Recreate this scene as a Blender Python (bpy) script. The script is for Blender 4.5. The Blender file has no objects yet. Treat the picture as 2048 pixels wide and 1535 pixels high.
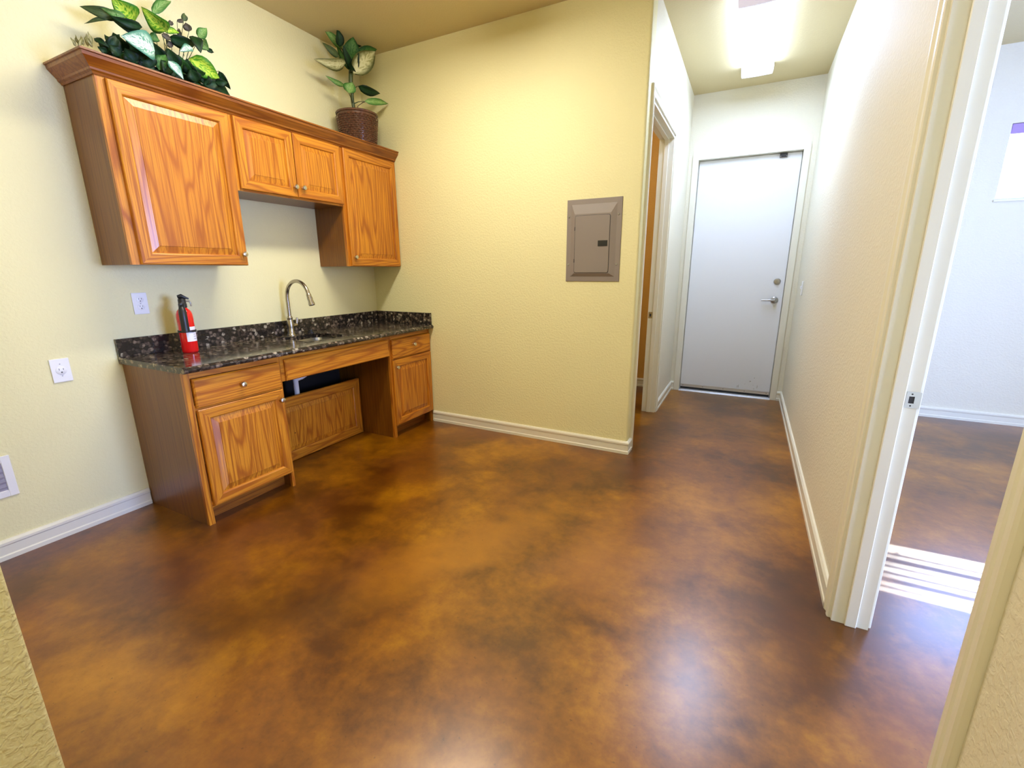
import bpy, bmesh, math, random
from mathutils import Vector, Matrix, noise
random.seed(7)
S = bpy.context.scene
COL = S.collection
PI = math.pi

# ------------------------------------------------------------------ camera
cd = bpy.data.cameras.new('camera'); cam = bpy.data.objects.new('camera', cd); COL.objects.link(cam)
cd.sensor_width = 36; cd.sensor_fit = 'HORIZONTAL'; cd.lens = 904.76*36/2048; cd.clip_start = 0.02
yaw, pitch, roll = 0.4737, 0.2456, -0.0048
fw = Vector((-math.sin(yaw)*math.cos(pitch), math.cos(yaw)*math.cos(pitch), -math.sin(pitch)))
rt = Vector((math.cos(yaw), math.sin(yaw), 0)); up = rt.cross(fw)
r2 = rt*math.cos(roll)+up*math.sin(roll); u2 = -rt*math.sin(roll)+up*math.cos(roll)
m = Matrix((r2, u2, -fw)).transposed().to_4x4(); m.translation = Vector((3.0432, -3.2024, 1.3349))
cam.matrix_world = m
S.camera = cam

# ------------------------------------------------------------------ world, sun, daylight, exposure
S.view_settings.view_transform = 'Standard'; S.view_settings.look = 'None'
S.view_settings.gamma = 1; S.view_settings.use_curve_mapping = False
S.view_settings.exposure = 0.0
w = bpy.data.worlds.new('sky'); S.world = w; w.use_nodes = True
w.node_tree.nodes['Background'].inputs[0].default_value = (0.36, 0.50, 1.0, 1)
w.node_tree.nodes['Background'].inputs[1].default_value = 6.0
sd = bpy.data.lights.new('sun', 'SUN'); sd.energy = 4.5; sd.angle = math.radians(0.35); sd.color = (1, 0.95, 0.86)
sun = bpy.data.objects.new('sun', sd); COL.objects.link(sun)
el = math.radians(32.7); az = Vector((.39, .92, 0)).normalized()
sdir = Vector((az.x*math.cos(el), az.y*math.cos(el), math.sin(el)))
sun.rotation_euler = sdir.to_track_quat('Z', 'Y').to_euler(); sun.location = (6, 6, 5)

def area(name, loc, rot, sx, sy, power, color, portal=False):
    d = bpy.data.lights.new(name, 'AREA'); d.shape = 'RECTANGLE'; d.size = sx; d.size_y = sy
    d.energy = power; d.color = color
    if portal: d.cycles.is_portal = True
    o = bpy.data.objects.new(name, d); COL.objects.link(o); o.location = loc; o.rotation_euler = rot
    return o
# skylight entering through the two windows of the side room (radiance * pi * area)
area('skylight', (6.64, -1.65, 1.45), (0, PI/2, 0), 1.28, 1.86, 50*PI*1.28*1.86, (.36, .50, 1))
area('skylight', (5.38, 2.32, 2.157), (-PI/2, 0, 0), 1.2, .56, 85*PI*1.2*.56, (.36, .50, 1))
S.cycles.sample_clamp_indirect = 4.0; S.cycles.caustics_reflective = False; S.cycles.caustics_refractive = False; S.cycles.blur_glossy = 1.0
HALL_LAMP = 38.0     # emission of the hall and side-room fluorescent lenses
KIT_LAMP = 47.0
COOL = (0.52, 0.66, 1.0, 1); WARM = (1.0, 0.945, 0.83, 1)

# ------------------------------------------------------------------ node helpers
def newmat(name, base=(.8,.8,.8), rough=.5, metal=0, **kw):
    m = bpy.data.materials.new(name); m.use_nodes = True
    b = m.node_tree.nodes['Principled BSDF']
    b.inputs['Base Color'].default_value = (*base, 1); b.inputs['Roughness'].default_value = rough
    b.inputs['Metallic'].default_value = metal
    for k, v in kw.items(): b.inputs[k.replace('_', ' ')].default_value = v
    return m
class N:
    def __init__(s, m): s.t = m.node_tree; s.b = s.t.nodes['Principled BSDF']
    def n(s, typ, **kw):
        n = s.t.nodes.new(typ)
        for k, v in kw.items():
            if k.startswith('_'): setattr(n, k[1:], v)
            else: n.inputs[k.replace('_', ' ')].default_value = v
        return n
    def l(s, a, b): s.t.links.new(a, b)
    def coord(s, scale=(1,1,1), rnd=False, kind='Object'):
        tc = s.n('ShaderNodeTexCoord'); mp = s.n('ShaderNodeMapping'); mp.inputs['Scale'].default_value = scale
        s.l(tc.outputs[kind], mp.inputs['Vector'])
        if rnd:
            oi = s.n('ShaderNodeObjectInfo'); mu = s.n('ShaderNodeMath', _operation='MULTIPLY'); mu.inputs[1].default_value = 37.3
            s.l(oi.outputs['Random'], mu.inputs[0]); cx = s.n('ShaderNodeCombineXYZ'); s.l(mu.outputs[0], cx.inputs[0]); s.l(mu.outputs[0], cx.inputs[1]); s.l(mu.outputs[0], cx.inputs[2])
            s.l(cx.outputs[0], mp.inputs['Location'])
        return mp.outputs[0]
    def noise(s, co, scale, detail=2, rough=.5, dist=0):
        n = s.n('ShaderNodeTexNoise', Scale=scale, Detail=detail, Roughness=rough, Distortion=dist); s.l(co, n.inputs['Vector']); return n.outputs[0]
    def ramp(s, fac, stops, interp='LINEAR'):
        r = s.n('ShaderNodeValToRGB'); cr = r.color_ramp; cr.interpolation = interp
        while len(cr.elements) < len(stops): cr.elements.new(0.5)
        for e, (p, c) in zip(cr.elements, stops): e.position = p; e.color = (*c, 1) if len(c) == 3 else c
        s.l(fac, r.inputs[0]); return r.outputs[0]
    def mix(s, fac, a, b, typ='MIX'):
        x = s.n('ShaderNodeMix', _data_type='RGBA', _blend_type=typ)
        for sock, v in ((0, fac), (6, a), (7, b)):
            if hasattr(v, 'is_output'): s.l(v, x.inputs[sock])
            else: x.inputs[sock].default_value = v if sock == 0 else (*v, 1)
        return x.outputs[2]
    def math(s, op, a, b=0.0):
        x = s.n('ShaderNodeMath', _operation=op)
        for i, v in enumerate((a, b)):
            if hasattr(v, 'is_output'): s.l(v, x.inputs[i])
            else: x.inputs[i].default_value = v
        return x.outputs[0]
    def bump(s, h, strength=.3, dist=.002):
        b = s.n('ShaderNodeBump', Strength=strength, Distance=dist); s.l(h, b.inputs['Height']); s.l(b.outputs[0], s.b.inputs['Normal'])
    def col(s, c): s.l(c, s.b.inputs['Base Color'])

def wall_mat(name, c, bump=.35):
    m = newmat(name, c, .62); q = N(m); co = q.coord()
    big = q.noise(co, 1.2, 3)
    q.col(q.mix(big, tuple(x*.97 for x in c), tuple(min(1, x*1.03) for x in c)))
    n = q.noise(co, 75, 2.5, .55, .4); q.bump(q.ramp(n, [(.42, (0,0,0)), (.62, (1,1,1))]), bump, .0022)
    return m
M = {}
M['wall'] = wall_mat('cream_wall_paint', (.83, .775, .44))
M['wall_near'] = wall_mat('cream_wall_paint_heavy', (.83, .775, .44), .55)
M['wall_cool_lit'] = wall_mat('cream_wall_cool_lit', (.80, .755, .60))  # same cream paint made paler, cool lamp light put into its colour
M['wall_warm_dim'] = wall_mat('cream_wall_warm_dim', (.72, .42, .10))  # warm dim light of the back room put into the wall colour
M['ceil'] = wall_mat('ceiling_paint', (.64, .54, .30), .25)
M['trim'] = newmat('trim_paint', (.82, .79, .66), .35)
M['door_paint'] = newmat('door_paint', (.84, .85, .87), .38)
q = N(M['door_paint']); co = q.coord()
sc_ = q.noise(q.coord((14, 14, 14)), 1.6, 6, .75); q.col(q.ramp(sc_, [(.0, (.84,.85,.87)), (.71, (.84,.85,.87)), (.745, (.55,.52,.46)), (1, (.5,.46,.4))]))
M['scuff'] = newmat('scuff_mark', (.30, .25, .20), .7)

# stained concrete
m = newmat('acid_stained_concrete', (.2,.07,.02), .22); q = N(m); co = q.coord(); M['floor'] = m
n1 = q.noise(co, .95, 5, .55, .15); n2 = q.noise(q.coord((1,1,1)), 3.1, 9, .62, .25); n3 = q.noise(co, 14, 7, .72); n4 = q.noise(co, 1.35, 4, .55)
a = q.math('ADD', q.math('ADD', q.math('MULTIPLY', n1, .48), q.math('MULTIPLY', n2, .32)), q.math('MULTIPLY', n3, .20))
c1 = q.ramp(a, [(.35, (.030, .008, .0001)), (.45, (.095, .028, .0002)), (.53, (.22, .075, .0003)), (.60, (.36, .145, .001)), (.69, (.50, .225, .010))])
c1 = q.mix(q.ramp(n4, [(.50, (0,0,0)), (.70, (.50,.50,.50))]), c1, (.17, .050, .012))
def stain(cx, cy, lx, ly, ang, amt):
    """soft-edged stain with its own place and shape on the slab"""
    mp = q.n('ShaderNodeMapping', _vector_type='TEXTURE'); mp.inputs['Location'].default_value = (cx, cy, 0); mp.inputs['Rotation'].default_value = (0, 0, ang); mp.inputs['Scale'].default_value = (lx, ly, 1)
    wob = q.n('ShaderNodeTexNoise', Scale=3.2, Detail=5, Roughness=.6); q.l(co, wob.inputs['Vector'])
    ad = q.n('ShaderNodeVectorMath', _operation='MULTIPLY_ADD'); q.l(wob.outputs['Color'], ad.inputs[0]); ad.inputs[1].default_value = (.55, .55, 0); q.l(co, ad.inputs[2])
    sb = q.n('ShaderNodeVectorMath', _operation='SUBTRACT'); q.l(ad.outputs[0], sb.inputs[0]); sb.inputs[1].default_value = (.275, .275, 0)
    q.l(sb.outputs[0], mp.inputs['Vector']); gr = q.n('ShaderNodeVectorMath', _operation='LENGTH'); q.l(mp.outputs[0], gr.inputs[0])
    return q.ramp(gr.outputs['Value'], [(.15, (amt,)*3), (1.0, (0,)*3)])
c1 = q.mix(stain(1.93, -1.55, .95, .22, 1.15, .55), c1, (.42, .16, .006))
c1 = q.mix(stain(1.45, -2.25, .55, .30, .6, .6), c1, (.045, .013, .0008))
c1 = q.mix(stain(1.05, -1.05, .70, .28, 1.5, .45), c1, (.07, .012, .0008))
c1 = q.mix(stain(.75, -2.35, .55, .35, .4, .45), c1, (.12, .035, .022))
c1 = q.mix(stain(3.30, -1.40, .60, .22, 1.5, .5), c1, (.08, .015, .001))
c1 = q.mix(stain(2.55, -1.25, .60, .30, 1.3, .4), c1, (.33, .125, .035))
sp = q.noise(co, 55, 3, .6); c1 = q.mix(q.ramp(sp, [(.27, (.5,.5,.5)), (.34, (0,0,0))]), c1, (.04, .012, .004))
q.col(c1)
q.l(q.ramp(n2, [(.3, (.277,)*3), (.7, (.292,)*3)]), q.b.inputs['Roughness'])
q.b.inputs['IOR'].default_value = 1.66

def oak(name, axis, tint=1.0, k=(1,1,1), rg=1.0):
    m = newmat(name, (.5,.2,.04), .33); q = N(m)
    s = [7, 7, 7]; s[axis] = .55
    co = q.coord(tuple(s), True)
    f = q.noise(co, .62, 2.2, .5, .25)
    rings = q.math('SINE', q.math('MULTIPLY', f, 120)); rings = q.math('ADD', q.math('MULTIPLY', rings, .5*rg), 1-.5*rg)
    s2 = [150, 150, 150]; s2[axis] = 3.0
    pore = q.noise(q.coord(tuple(s2), True), 1, 3, .6)
    s3 = [9, 9, 9]; s3[axis] = 1.0
    tone = q.noise(q.coord(tuple(s3), True), .35, 2)
    base = q.ramp(rings, [(0, (.34*k[0]*tint, .095*k[1]*tint, .005*k[2]*tint)), (.16, (.50*k[0]*tint, .175*k[1]*tint, .008*k[2]*tint)), (.5, (.62*k[0]*tint, .245*k[1]*tint, .015*k[2]*tint))])
    base = q.mix(q.ramp(pore, [(.38, (.75,)*3), (.55, (0,0,0))]), base, (.30*tint, .078*tint, .006*tint))
    base = q.mix(q.ramp(tone, [(.35, (.30,)*3), (.65, (0,)*3)]), base, (.46*tint, .13*tint, .010*tint))
    q.col(base); q.bump(pore, .15, .0008); q.b.inputs['Coat Weight'].default_value = .12; q.b.inputs['Coat Roughness'].default_value = .25
    return m
M['oak_v'] = oak('oak_vertical_grain', 2); M['oak_h'] = oak('oak_horizontal_grain', 1); M['oak_x'] = oak('oak_depth_grain', 0)
M['oak_side_shaded'] = oak('oak_side_panel_shaded', 2, .36, (.95, .9, .8), .25)  # oak darkened to carry the shade on the cabinet sides
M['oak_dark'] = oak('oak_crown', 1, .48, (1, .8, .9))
M['cab_shade'] = newmat('recess_shade', (.006, .004, .003), .9)  # near-black colour holding the deep shade of the knee space

m = newmat('granite', (.05,.04,.035), .12); q = N(m); co = q.coord(); M['granite'] = m
v = q.n('ShaderNodeTexVoronoi', Scale=46, Randomness=1); q.l(q.mix(.25, co, co) if False else co, v.inputs['Vector'])
v2 = q.n('ShaderNodeTexVoronoi', Scale=120); q.l(co, v2.inputs['Vector'])
sep = q.n('ShaderNodeSeparateColor'); q.l(v.outputs['Color'], sep.inputs[0])
cc = q.ramp(sep.outputs[0], [(0, (.02,.016,.013)), (.26, (.05,.038,.029)), (.48, (.12,.088,.065)), (.72, (.22,.165,.12)), (.92, (.38,.33,.25))], 'CONSTANT')
edge = q.ramp(v.outputs['Distance'], [(.45, (0,0,0)), (.75, (1,1,1))])
cc = q.mix(edge, cc, (.015,.012,.010))
sep2 = q.n('ShaderNodeSeparateColor'); q.l(v2.outputs['Color'], sep2.inputs[0])
cc = q.mix(q.ramp(sep2.outputs[1], [(.62, (0,)*3), (.63, (.6,)*3)], 'CONSTANT'), cc, (.020,.017,.015)); q.col(cc)

M['steel'] = newmat('brushed_steel', (.42,.42,.42), .28, 1)
M['nickel'] = newmat('satin_nickel', (.42,.38,.32), .27, 1)
M['knob'] = newmat('pewter_knob', (.66,.63,.56), .22, 1)
M['alu'] = newmat('aluminium_threshold', (.72,.74,.80), .3, .8)
M['black'] = newmat('black_plastic', (.012,.012,.013), .4)
M['rubber'] = newmat('black_rubber', (.01,.01,.01), .7)
M['white_pl'] = newmat('white_plastic', (.86,.86,.86), .35)
M['slot'] = newmat('dark_slot', (.03,.03,.035), .6)
M['red'] = newmat('red_enamel', (.72,.006,.008), .16, 0, Coat_Weight=.5)
M['label'] = newmat('paper_label', (.82,.80,.84), .45)
M['panel_metal'] = newmat('taupe_panel_paint', (.245,.205,.185), .52)
M['pipe'] = newmat('white_pipe', (.7,.7,.68), .4)
M['grey_in'] = newmat('recess_grey', (.36,.34,.42), .6)
M['valance'] = newmat('valance_lilac', (.40,.27,.62), .5)
M['blind'] = newmat('blind_slat_white', (.86,.88,.9), .45)
M['brass'] = newmat('dull_brass', (.45,.33,.16), .35, 1)
m = newmat('window_glass', (1,1,1), 0); m.node_tree.nodes['Principled BSDF'].inputs['Transmission Weight'].default_value = 1; m.node_tree.nodes['Principled BSDF'].inputs['IOR'].default_value = 1.0; M['glass'] = m
def lamp(name, c, e):
    m = newmat(name, (.9,.9,.9), .5); b = m.node_tree.nodes['Principled BSDF']; b.inputs['Emission Color'].default_value = c; b.inputs['Emission Strength'].default_value = e; return m
LAMPS = {'lens_cool': (COOL, HALL_LAMP), 'lens_warm': (WARM, KIT_LAMP), 'lens_side': ((.38, .50, 1, 1), 4.0), 'lens_fill': (WARM, 18.0)}  # last lens belongs to the two added, unseen fill lights
for k_, (c_, e_) in LAMPS.items(): M[k_] = lamp('lit_'+k_, c_, e_*.5)
M['fix_end_glow'] = lamp('fixture_end_cap_glow', (.62, .58, 1, 1), .45)  # end caps given a weak lilac glow of their own
m = newmat('basket_wicker', (.06,.022,.012), .2); q = N(m); q.col(q.mix(q.noise(q.coord(), 60, 3), (.035,.013,.008), (.20,.085,.045))); M['wicker'] = m
M['stem'] = newmat('dark_green_stem', (.05,.075,.02), .4)
M['twig'] = newmat('brown_twig', (.10,.06,.03), .6)

def leafm(name, edge, mid, patch, rough=.38, amount=.5):
    m = newmat(name, edge, rough); q = N(m)
    at = q.n('ShaderNodeAttribute', _attribute_name='lf'); s = q.n('ShaderNodeSeparateXYZ'); q.l(at.outputs['Vector'], s.inputs[0])
    U, V = s.outputs[0], s.outputs[1]     # U = -1..1 across, V = 0..1 along
    au = q.math('ABSOLUTE', U)
    cx = q.n('ShaderNodeCombineXYZ'); q.l(q.math('MULTIPLY', au, 3.5), cx.inputs[0]); q.l(q.math('ADD', q.math('MULTIPLY', V, 13), q.math('MULTIPLY', au, -5)), cx.inputs[1])
    oi = q.n('ShaderNodeObjectInfo'); q.l(q.math('MULTIPLY', oi.outputs['Random'], 30), cx.inputs[2])
    nz = q.noise(cx.outputs[0], 1.1, 3, .6)
    msk = q.math('MULTIPLY', q.ramp(nz, [(.42, (0,)*3), (.52, (1,)*3)]), q.ramp(au, [(.35, (1,)*3), (.85, (0,)*3)]))
    c = q.mix(q.ramp(au, [(.0, (1,)*3), (.9, (0,)*3)]), edge, mid)
    c = q.mix(q.math('MULTIPLY', msk, amount), c, patch)
    c = q.mix(q.ramp(au, [(.0, (.8,)*3), (.07, (0,)*3)]), c, patch)
    q.col(c); q.b.inputs['Specular IOR Level'].default_value = .22; q.b.inputs['Roughness'].default_value = .5
    return m
LM = {'b': leafm('leaf_bright', (.03,.15,.008), (.10,.36,.015), (.50,.65,.06), .4, 1),
      'g': leafm('leaf_grey_green', (.035,.06,.02), (.06,.10,.03), (.14,.18,.06), .4, .4),
      'l': leafm('leaf_light', (.05,.17,.03), (.12,.30,.06), (.34,.48,.18), .4, .6),
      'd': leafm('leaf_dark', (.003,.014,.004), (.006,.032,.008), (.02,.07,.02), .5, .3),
      'm': leafm('leaf_mid', (.012,.06,.012), (.03,.12,.02), (.10,.22,.05), .35, .6),
      't': leafm('leaf_teal', (.07,.22,.15), (.14,.34,.22), (.66,.80,.66), .4, 1),
      'p': leafm('leaf_purple_brown', (.05,.045,.03), (.08,.07,.05), (.14,.11,.08), .5, .3),
      'y': leafm('leaf_dry_yellow', (.16,.15,.04), (.24,.22,.07), (.45,.42,.22), .5, .6),
      'c': leafm('leaf_cream', (.10,.11,.03), (.50,.50,.22), (.68,.68,.40), .35, .9)}

# ------------------------------------------------------------------ mesh builder
class MB:
    def __init__(s): s.v = []; s.f = []; s.mi = []; s.sm = []
    def add(s, vs, fs, mi=0, smooth=False):
        o = len(s.v); s.v += [Vector(v) for v in vs]; s.f += [[i+o for i in f] for f in fs]; s.mi += [mi]*len(fs); s.sm += [smooth]*len(fs); return s
    def box(s, x0, x1, y0, y1, z0, z1, mi=0):
        if x0 > x1: x0, x1 = x1, x0
        if y0 > y1: y0, y1 = y1, y0
        if z0 > z1: z0, z1 = z1, z0
        return s.add([(x0,y0,z0),(x1,y0,z0),(x1,y1,z0),(x0,y1,z0),(x0,y0,z1),(x1,y0,z1),(x1,y1,z1),(x0,y1,z1)],
              [(0,3,2,1),(4,5,6,7),(0,1,5,4),(1,2,6,5),(2,3,7,6),(3,0,4,7)], mi)
    def bbox(s, x0, x1, y0, y1, z0, z1, b=.002, mi=0, seg=1):
        bm = bmesh.new(); vs = [bm.verts.new(p) for p in [(x0,y0,z0),(x1,y0,z0),(x1,y1,z0),(x0,y1,z0),(x0,y0,z1),(x1,y0,z1),(x1,y1,z1),(x0,y1,z1)]]
        for f in [(0,3,2,1),(4,5,6,7),(0,1,5,4),(1,2,6,5),(2,3,7,6),(3,0,4,7)]: bm.faces.new([vs[i] for i in f])
        bmesh.ops.bevel(bm, geom=bm.edges[:], offset=b, segments=seg, profile=.5, affect='EDGES')
        bm.verts.index_update(); s.add([v.co.copy() for v in bm.verts], [[v.index for v in f.verts] for f in bm.faces], mi, False); bm.free(); return s
    def sweep(s, prof, path, mi=0, smooth=False, caps=True, closed=True):
        """prof: list of 2D points; path: list of functions/frames (origin, axisA, axisB)"""
        n = len(prof); vs = []
        for (o, a, b) in path:
            o, a, b = Vector(o), Vector(a), Vector(b)
            vs += [o+a*p[0]+b*p[1] for p in prof]
        fs = []
        for k in range(len(path)-1):
            for i in range(n if closed else n-1):
                j = (i+1) % n; fs.append((k*n+i, k*n+j, (k+1)*n+j, (k+1)*n+i))
        if caps and closed: fs.append(tuple(range(n))[::-1]); fs.append(tuple((len(path)-1)*n+i for i in range(n)))
        return s.add(vs, fs, mi, smooth)
    def lathe(s, prof, c=(0,0,0), axis='z', seg=24, mi=0, smooth=True):
        """prof: list of (r, h)"""
        vs = []; fs = []; c = Vector(c)
        ax = {'z': (Vector((1,0,0)), Vector((0,1,0)), Vector((0,0,1))), 'x': (Vector((0,1,0)), Vector((0,0,1)), Vector((1,0,0))), 'y': (Vector((0,0,1)), Vector((1,0,0)), Vector((0,1,0)))}[axis]
        for (r, h) in prof:
            for k in range(seg):
                t = 2*PI*k/seg; vs.append(c+ax[0]*(r*math.cos(t))+ax[1]*(r*math.sin(t))+ax[2]*h)
        for i in range(len(prof)-1):
            for k in range(seg):
                j = (k+1) % seg; fs.append((i*seg+k, i*seg+j, (i+1)*seg+j, (i+1)*seg+k))
        fs.append(tuple(range(seg))[::-1]); fs.append(tuple((len(prof)-1)*seg+k for k in range(seg)))
        return s.add(vs, fs, mi, smooth)
    def tube(s, pts, r, seg=10, mi=0):
        pts = [Vector(p) for p in pts]; rs = r if isinstance(r, (list, tuple)) else [r]*len(pts)
        vs = []; fs = []; t0 = (pts[1]-pts[0]).normalized(); a = t0.orthogonal().normalized()
        for i, p in enumerate(pts):
            t = (pts[min(i+1, len(pts)-1)]-pts[max(i-1, 0)]).normalized()
            a = (a-t*a.dot(t)).normalized(); b = t.cross(a)
            vs += [p+a*(rs[i]*math.cos(2*PI*k/seg))+b*(rs[i]*math.sin(2*PI*k/seg)) for k in range(seg)]
        for i in range(len(pts)-1):
            for k in range(seg):
                j = (k+1) % seg; fs.append((i*seg+k, i*seg+j, (i+1)*seg+j, (i+1)*seg+k))
        fs.append(tuple(range(seg))[::-1]); fs.append(tuple((len(pts)-1)*seg+k for k in range(seg)))
        return s.add(vs, fs, mi, True)

ROOT = {}
def obj(name, mb, mats, parent=None, origin=None):
    if not isinstance(mats, (list, tuple)): mats = [mats]
    base = Vector(ROOT.get(parent.name, (0,0,0))) if parent else Vector(origin or (0,0,0))
    me = bpy.data.meshes.new(name); me.from_pydata([v-base for v in mb.v], [], mb.f)
    for mt in mats: me.materials.append(M[mt] if isinstance(mt, str) else mt)
    for p, mi, sm in zip(me.polygons, mb.mi, mb.sm): p.material_index = mi; p.use_smooth = sm
    bm = bmesh.new(); bm.from_mesh(me); bmesh.ops.recalc_face_normals(bm, faces=bm.faces[:]); bm.to_mesh(me); bm.free()
    if any(mb.sm) : 
        try: me.set_sharp_from_angle(angle=math.radians(40))
        except Exception: pass
    o = bpy.data.objects.new(name, me); COL.objects.link(o)
    if parent: o.parent = parent
    else: o.location = base
    ROOT[o.name] = base
    return o
def tag(o, label=None, cat=None, group=None, kind=None):
    if label: o['label'] = label
    if cat: o['category'] = cat
    if group: o['group'] = group
    if kind: o['kind'] = kind
    return o
def thing(name, loc, label, cat, group=None):
    o = bpy.data.objects.new(name, None); COL.objects.link(o); o.location = loc; o.empty_display_size = .05
    ROOT[o.name] = Vector(loc); return tag(o, label, cat, group)
def struct(name, mb, mats, label=None, parent=None):
    o = obj(name, mb, mats, parent)
    if not parent: tag(o, label, None, None, 'structure')
    return o

# ================================================================== room shell
H = 3.013; W = 2.361; R = 3.47; R2 = 3.587; L = 2.13; HD = 2.42
struct('floor', MB().box(-.15, 6.75, -4.45, 2.33, -.12, 0), 'floor', 'glossy brown acid-stained concrete floor')
struct('ceiling', MB().box(-.15, 6.75, -4.45, 2.33, H, H+.12), 'ceil', 'flat cream painted ceiling')
struct('wall_left', MB().box(-.13, 0, -3.02, 2.13, 0, H), 'wall', 'cream wall behind the kitchen cabinets')
def bullnose_wall(x0, x1, y0, y1, corners, r=.018):
    """plan outline with rounded drywall corners; corners = set of (ix, iy) to round"""
    pts = []
    for (cx, cy, a0) in ((x1, y0, -PI/2), (x1, y1, 0), (x0, y1, PI/2), (x0, y0, PI)):
        if (cx == x1, cy == y1) in corners:
            sx = -1 if cx == x1 else 1; sy = -1 if cy == y1 else 1
            for k in range(6): t = a0+PI/2*k/5; pts.append((cx+sx*r+r*math.cos(t), cy+sy*r+r*math.sin(t)))
        else: pts.append((cx, cy))
    n = len(pts); mb = MB()
    mb.add([(p[0], p[1], 0) for p in pts]+[(p[0], p[1], H) for p in pts], [(i, (i+1) % n, n+(i+1) % n, n+i) for i in range(n)], 0, True)
    mb.add([(p[0], p[1], 0) for p in pts], [tuple(range(n))]); mb.add([(p[0], p[1], H) for p in pts], [tuple(range(n))])
    return mb
struct('wall_back', bullnose_wall(0, W, 0, .125, {(True, False)}), 'wall', 'cream wall that carries the electrical panel')
# hall left wall with its doorway (y .155 .. 1.15)
struct('wall_hall_left', MB().box(2.24, W, 1.15, L, 0, H).box(2.24, W, .125, 1.15, HD, H).box(2.24, W, .125, .155, 0, HD), 'wall_cool_lit', 'cream hall wall tinted as cool-lit, with a cased doorway')
struct('wall_end', MB().box(-.13, 2.44, L, L+.2, 0, H).box(3.385, 4.765, L, L+.2, 0, H).box(2.44, 3.385, L, L+.2, 2.445, H)
       .box(4.765, 6.75, L, L+.2, 0, 1.872).box(4.765, 6.75, L, L+.2, 2.443, H).box(6.0, 6.75, L, L+.2, 1.872, 2.443), 'wall_cool_lit', 'cream wall tinted as cool-lit at the end of the hall and of the side room')
struct('wall_right', MB().box(R, R2, -1.286, L, 0, H).box(R, R2, -2.222, -1.286, HD, H).box(R, R2, -4.45, -2.222, 0, H), 'wall_cool_lit', 'cream wall on the right tinted as cool-lit, with an open doorway')
struct('wall_far', MB().box(6.6, 6.75, -4.45, -2.6, 0, H).box(6.6, 6.75, -.7, L, 0, H).box(6.6, 6.75, -2.6, -.7, 0, .8).box(6.6, 6.75, -2.6, -.7, 2.1, H), 'wall_cool_lit', 'side room wall with a daylight window')
struct('wall_front', bullnose_wall(-.13, 2.068, -4.3, -3.02, {(True, True)}, .01), 'wall_near', 'textured cream wall end close to the camera')
struct('wall_entry', MB().box(2.06, 6.6, -4.45, -4.3, 0, H), 'wall', 'entry wall behind the camera')
struct('wall_store', MB().box(1.2, 1.3, .125, L, 0, H), 'wall_warm_dim', 'wall inside the room off the hall, warm dim light in its colour')
struct('wall_store_far', MB().box(1.3, 2.24, L-.012, L, 0, H), 'wall_warm_dim', 'far wall of the room off the hall, warm dim light in its colour')

# baseboards
BB = [(0, 0), (.017, 0), (.017, .020), (.0125, .026), (.0125, .068), (.0165, .074), (.0165, .086), (.009, .097), (0, .098)]
def base_run(name, pts, normals, label, mat='trim'):
    """pts: floor polyline against the wall, normals: per-vertex offset direction (already mitred)"""
    mb = MB(); mb.sweep(BB, [((p[0], p[1], 0), (n[0], n[1], 0), (0, 0, 1)) for p, n in zip(pts, normals)])
    return struct(name, mb, mat, label)
base_run('baseboard_left', [(0, -3.02), (0, -2.003)], [(1, 0)]*2, 'white stepped baseboard along the left wall')
base_run('baseboard_back', [(.60, 0), (W, 0), (W, .098)], [(0, -1), (1, -1), (1, 0)], 'cream stepped baseboard under the electrical panel')
base_run('baseboard_hall_left', [(W, 1.212), (W, L), (2.398, L)], [(1, 0), (1, -1), (0, -1)], 'short cream baseboard on the hall left wall')
base_run('baseboard_right', [(3.424, L), (R, L), (R, -1.238)], [(0, -1), (-1, -1), (-1, 0)], 'long cream baseboard on the right hall wall')
base_run('baseboard_side_room', [(6.6, L), (R2, L), (R2, -1.238)], [(0, -1), (1, -1), (1, 0)], 'white baseboard across the side room')
base_run('baseboard_store', [(2.24, L-.012), (1.3, L-.012)], [(0, -1)]*2, 'baseboard inside the dim room')
base_run('baseboard_near', [(R, -2.3), (R, -4.3)], [(-1, 0)]*2, 'baseboard beside the near casing')

# casings: profile across width (w from inner edge) x thickness t
CAS = [(0, 0), (0, .010), (.006, .013), (.020, .013), (.024, .009), (.038, .011), (.050, .017), (.058, .017), (.062, .012), (.062, 0)]
def casing(name, plane_x, nx, y0, y1, z1, label, parent=None, reveal=.004):
    """three-sided mitred casing on a wall plane x=plane_x facing nx around opening y0..y1, 0..z1"""
    mb = MB()
    # path goes up on y0 side, across, down y1 side
    ctr = [((plane_x, y0-reveal, 0), (0, -1, 0)), ((plane_x, y0-reveal, z1+reveal), (0, -1, 1)), ((plane_x, y1+reveal, z1+reveal), (0, 1, 1)), ((plane_x, y1+reveal, 0), (0, 1, 0))]
    mb.sweep(CAS, [(c, a, (nx, 0, 0)) for c, a in ctr])
    return struct(name, mb, 'trim', label, parent)
def jamb(name, x0, x1, y0, y1, z1, stop_x0, stop_x1, label, parent=None):
    t = .018; mb = MB()
    mb.box(x0, x1, y0, y0+t, 0, z1).box(x0, x1, y1-t, y1, 0, z1).box(x0, x1, y0+t, y1-t, z1-t, z1)
    s = .011
    mb.bbox(stop_x0, stop_x1, y0+t, y0+t+s, 0, z1-t, .002).bbox(stop_x0, stop_x1, y1-t-s, y1-t, 0, z1-t, .002).bbox(stop_x0, stop_x1, y0+t+s, y1-t-s, z1-t-s, z1-t, .002)
    return struct(name, mb, 'trim', label, parent)
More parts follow.
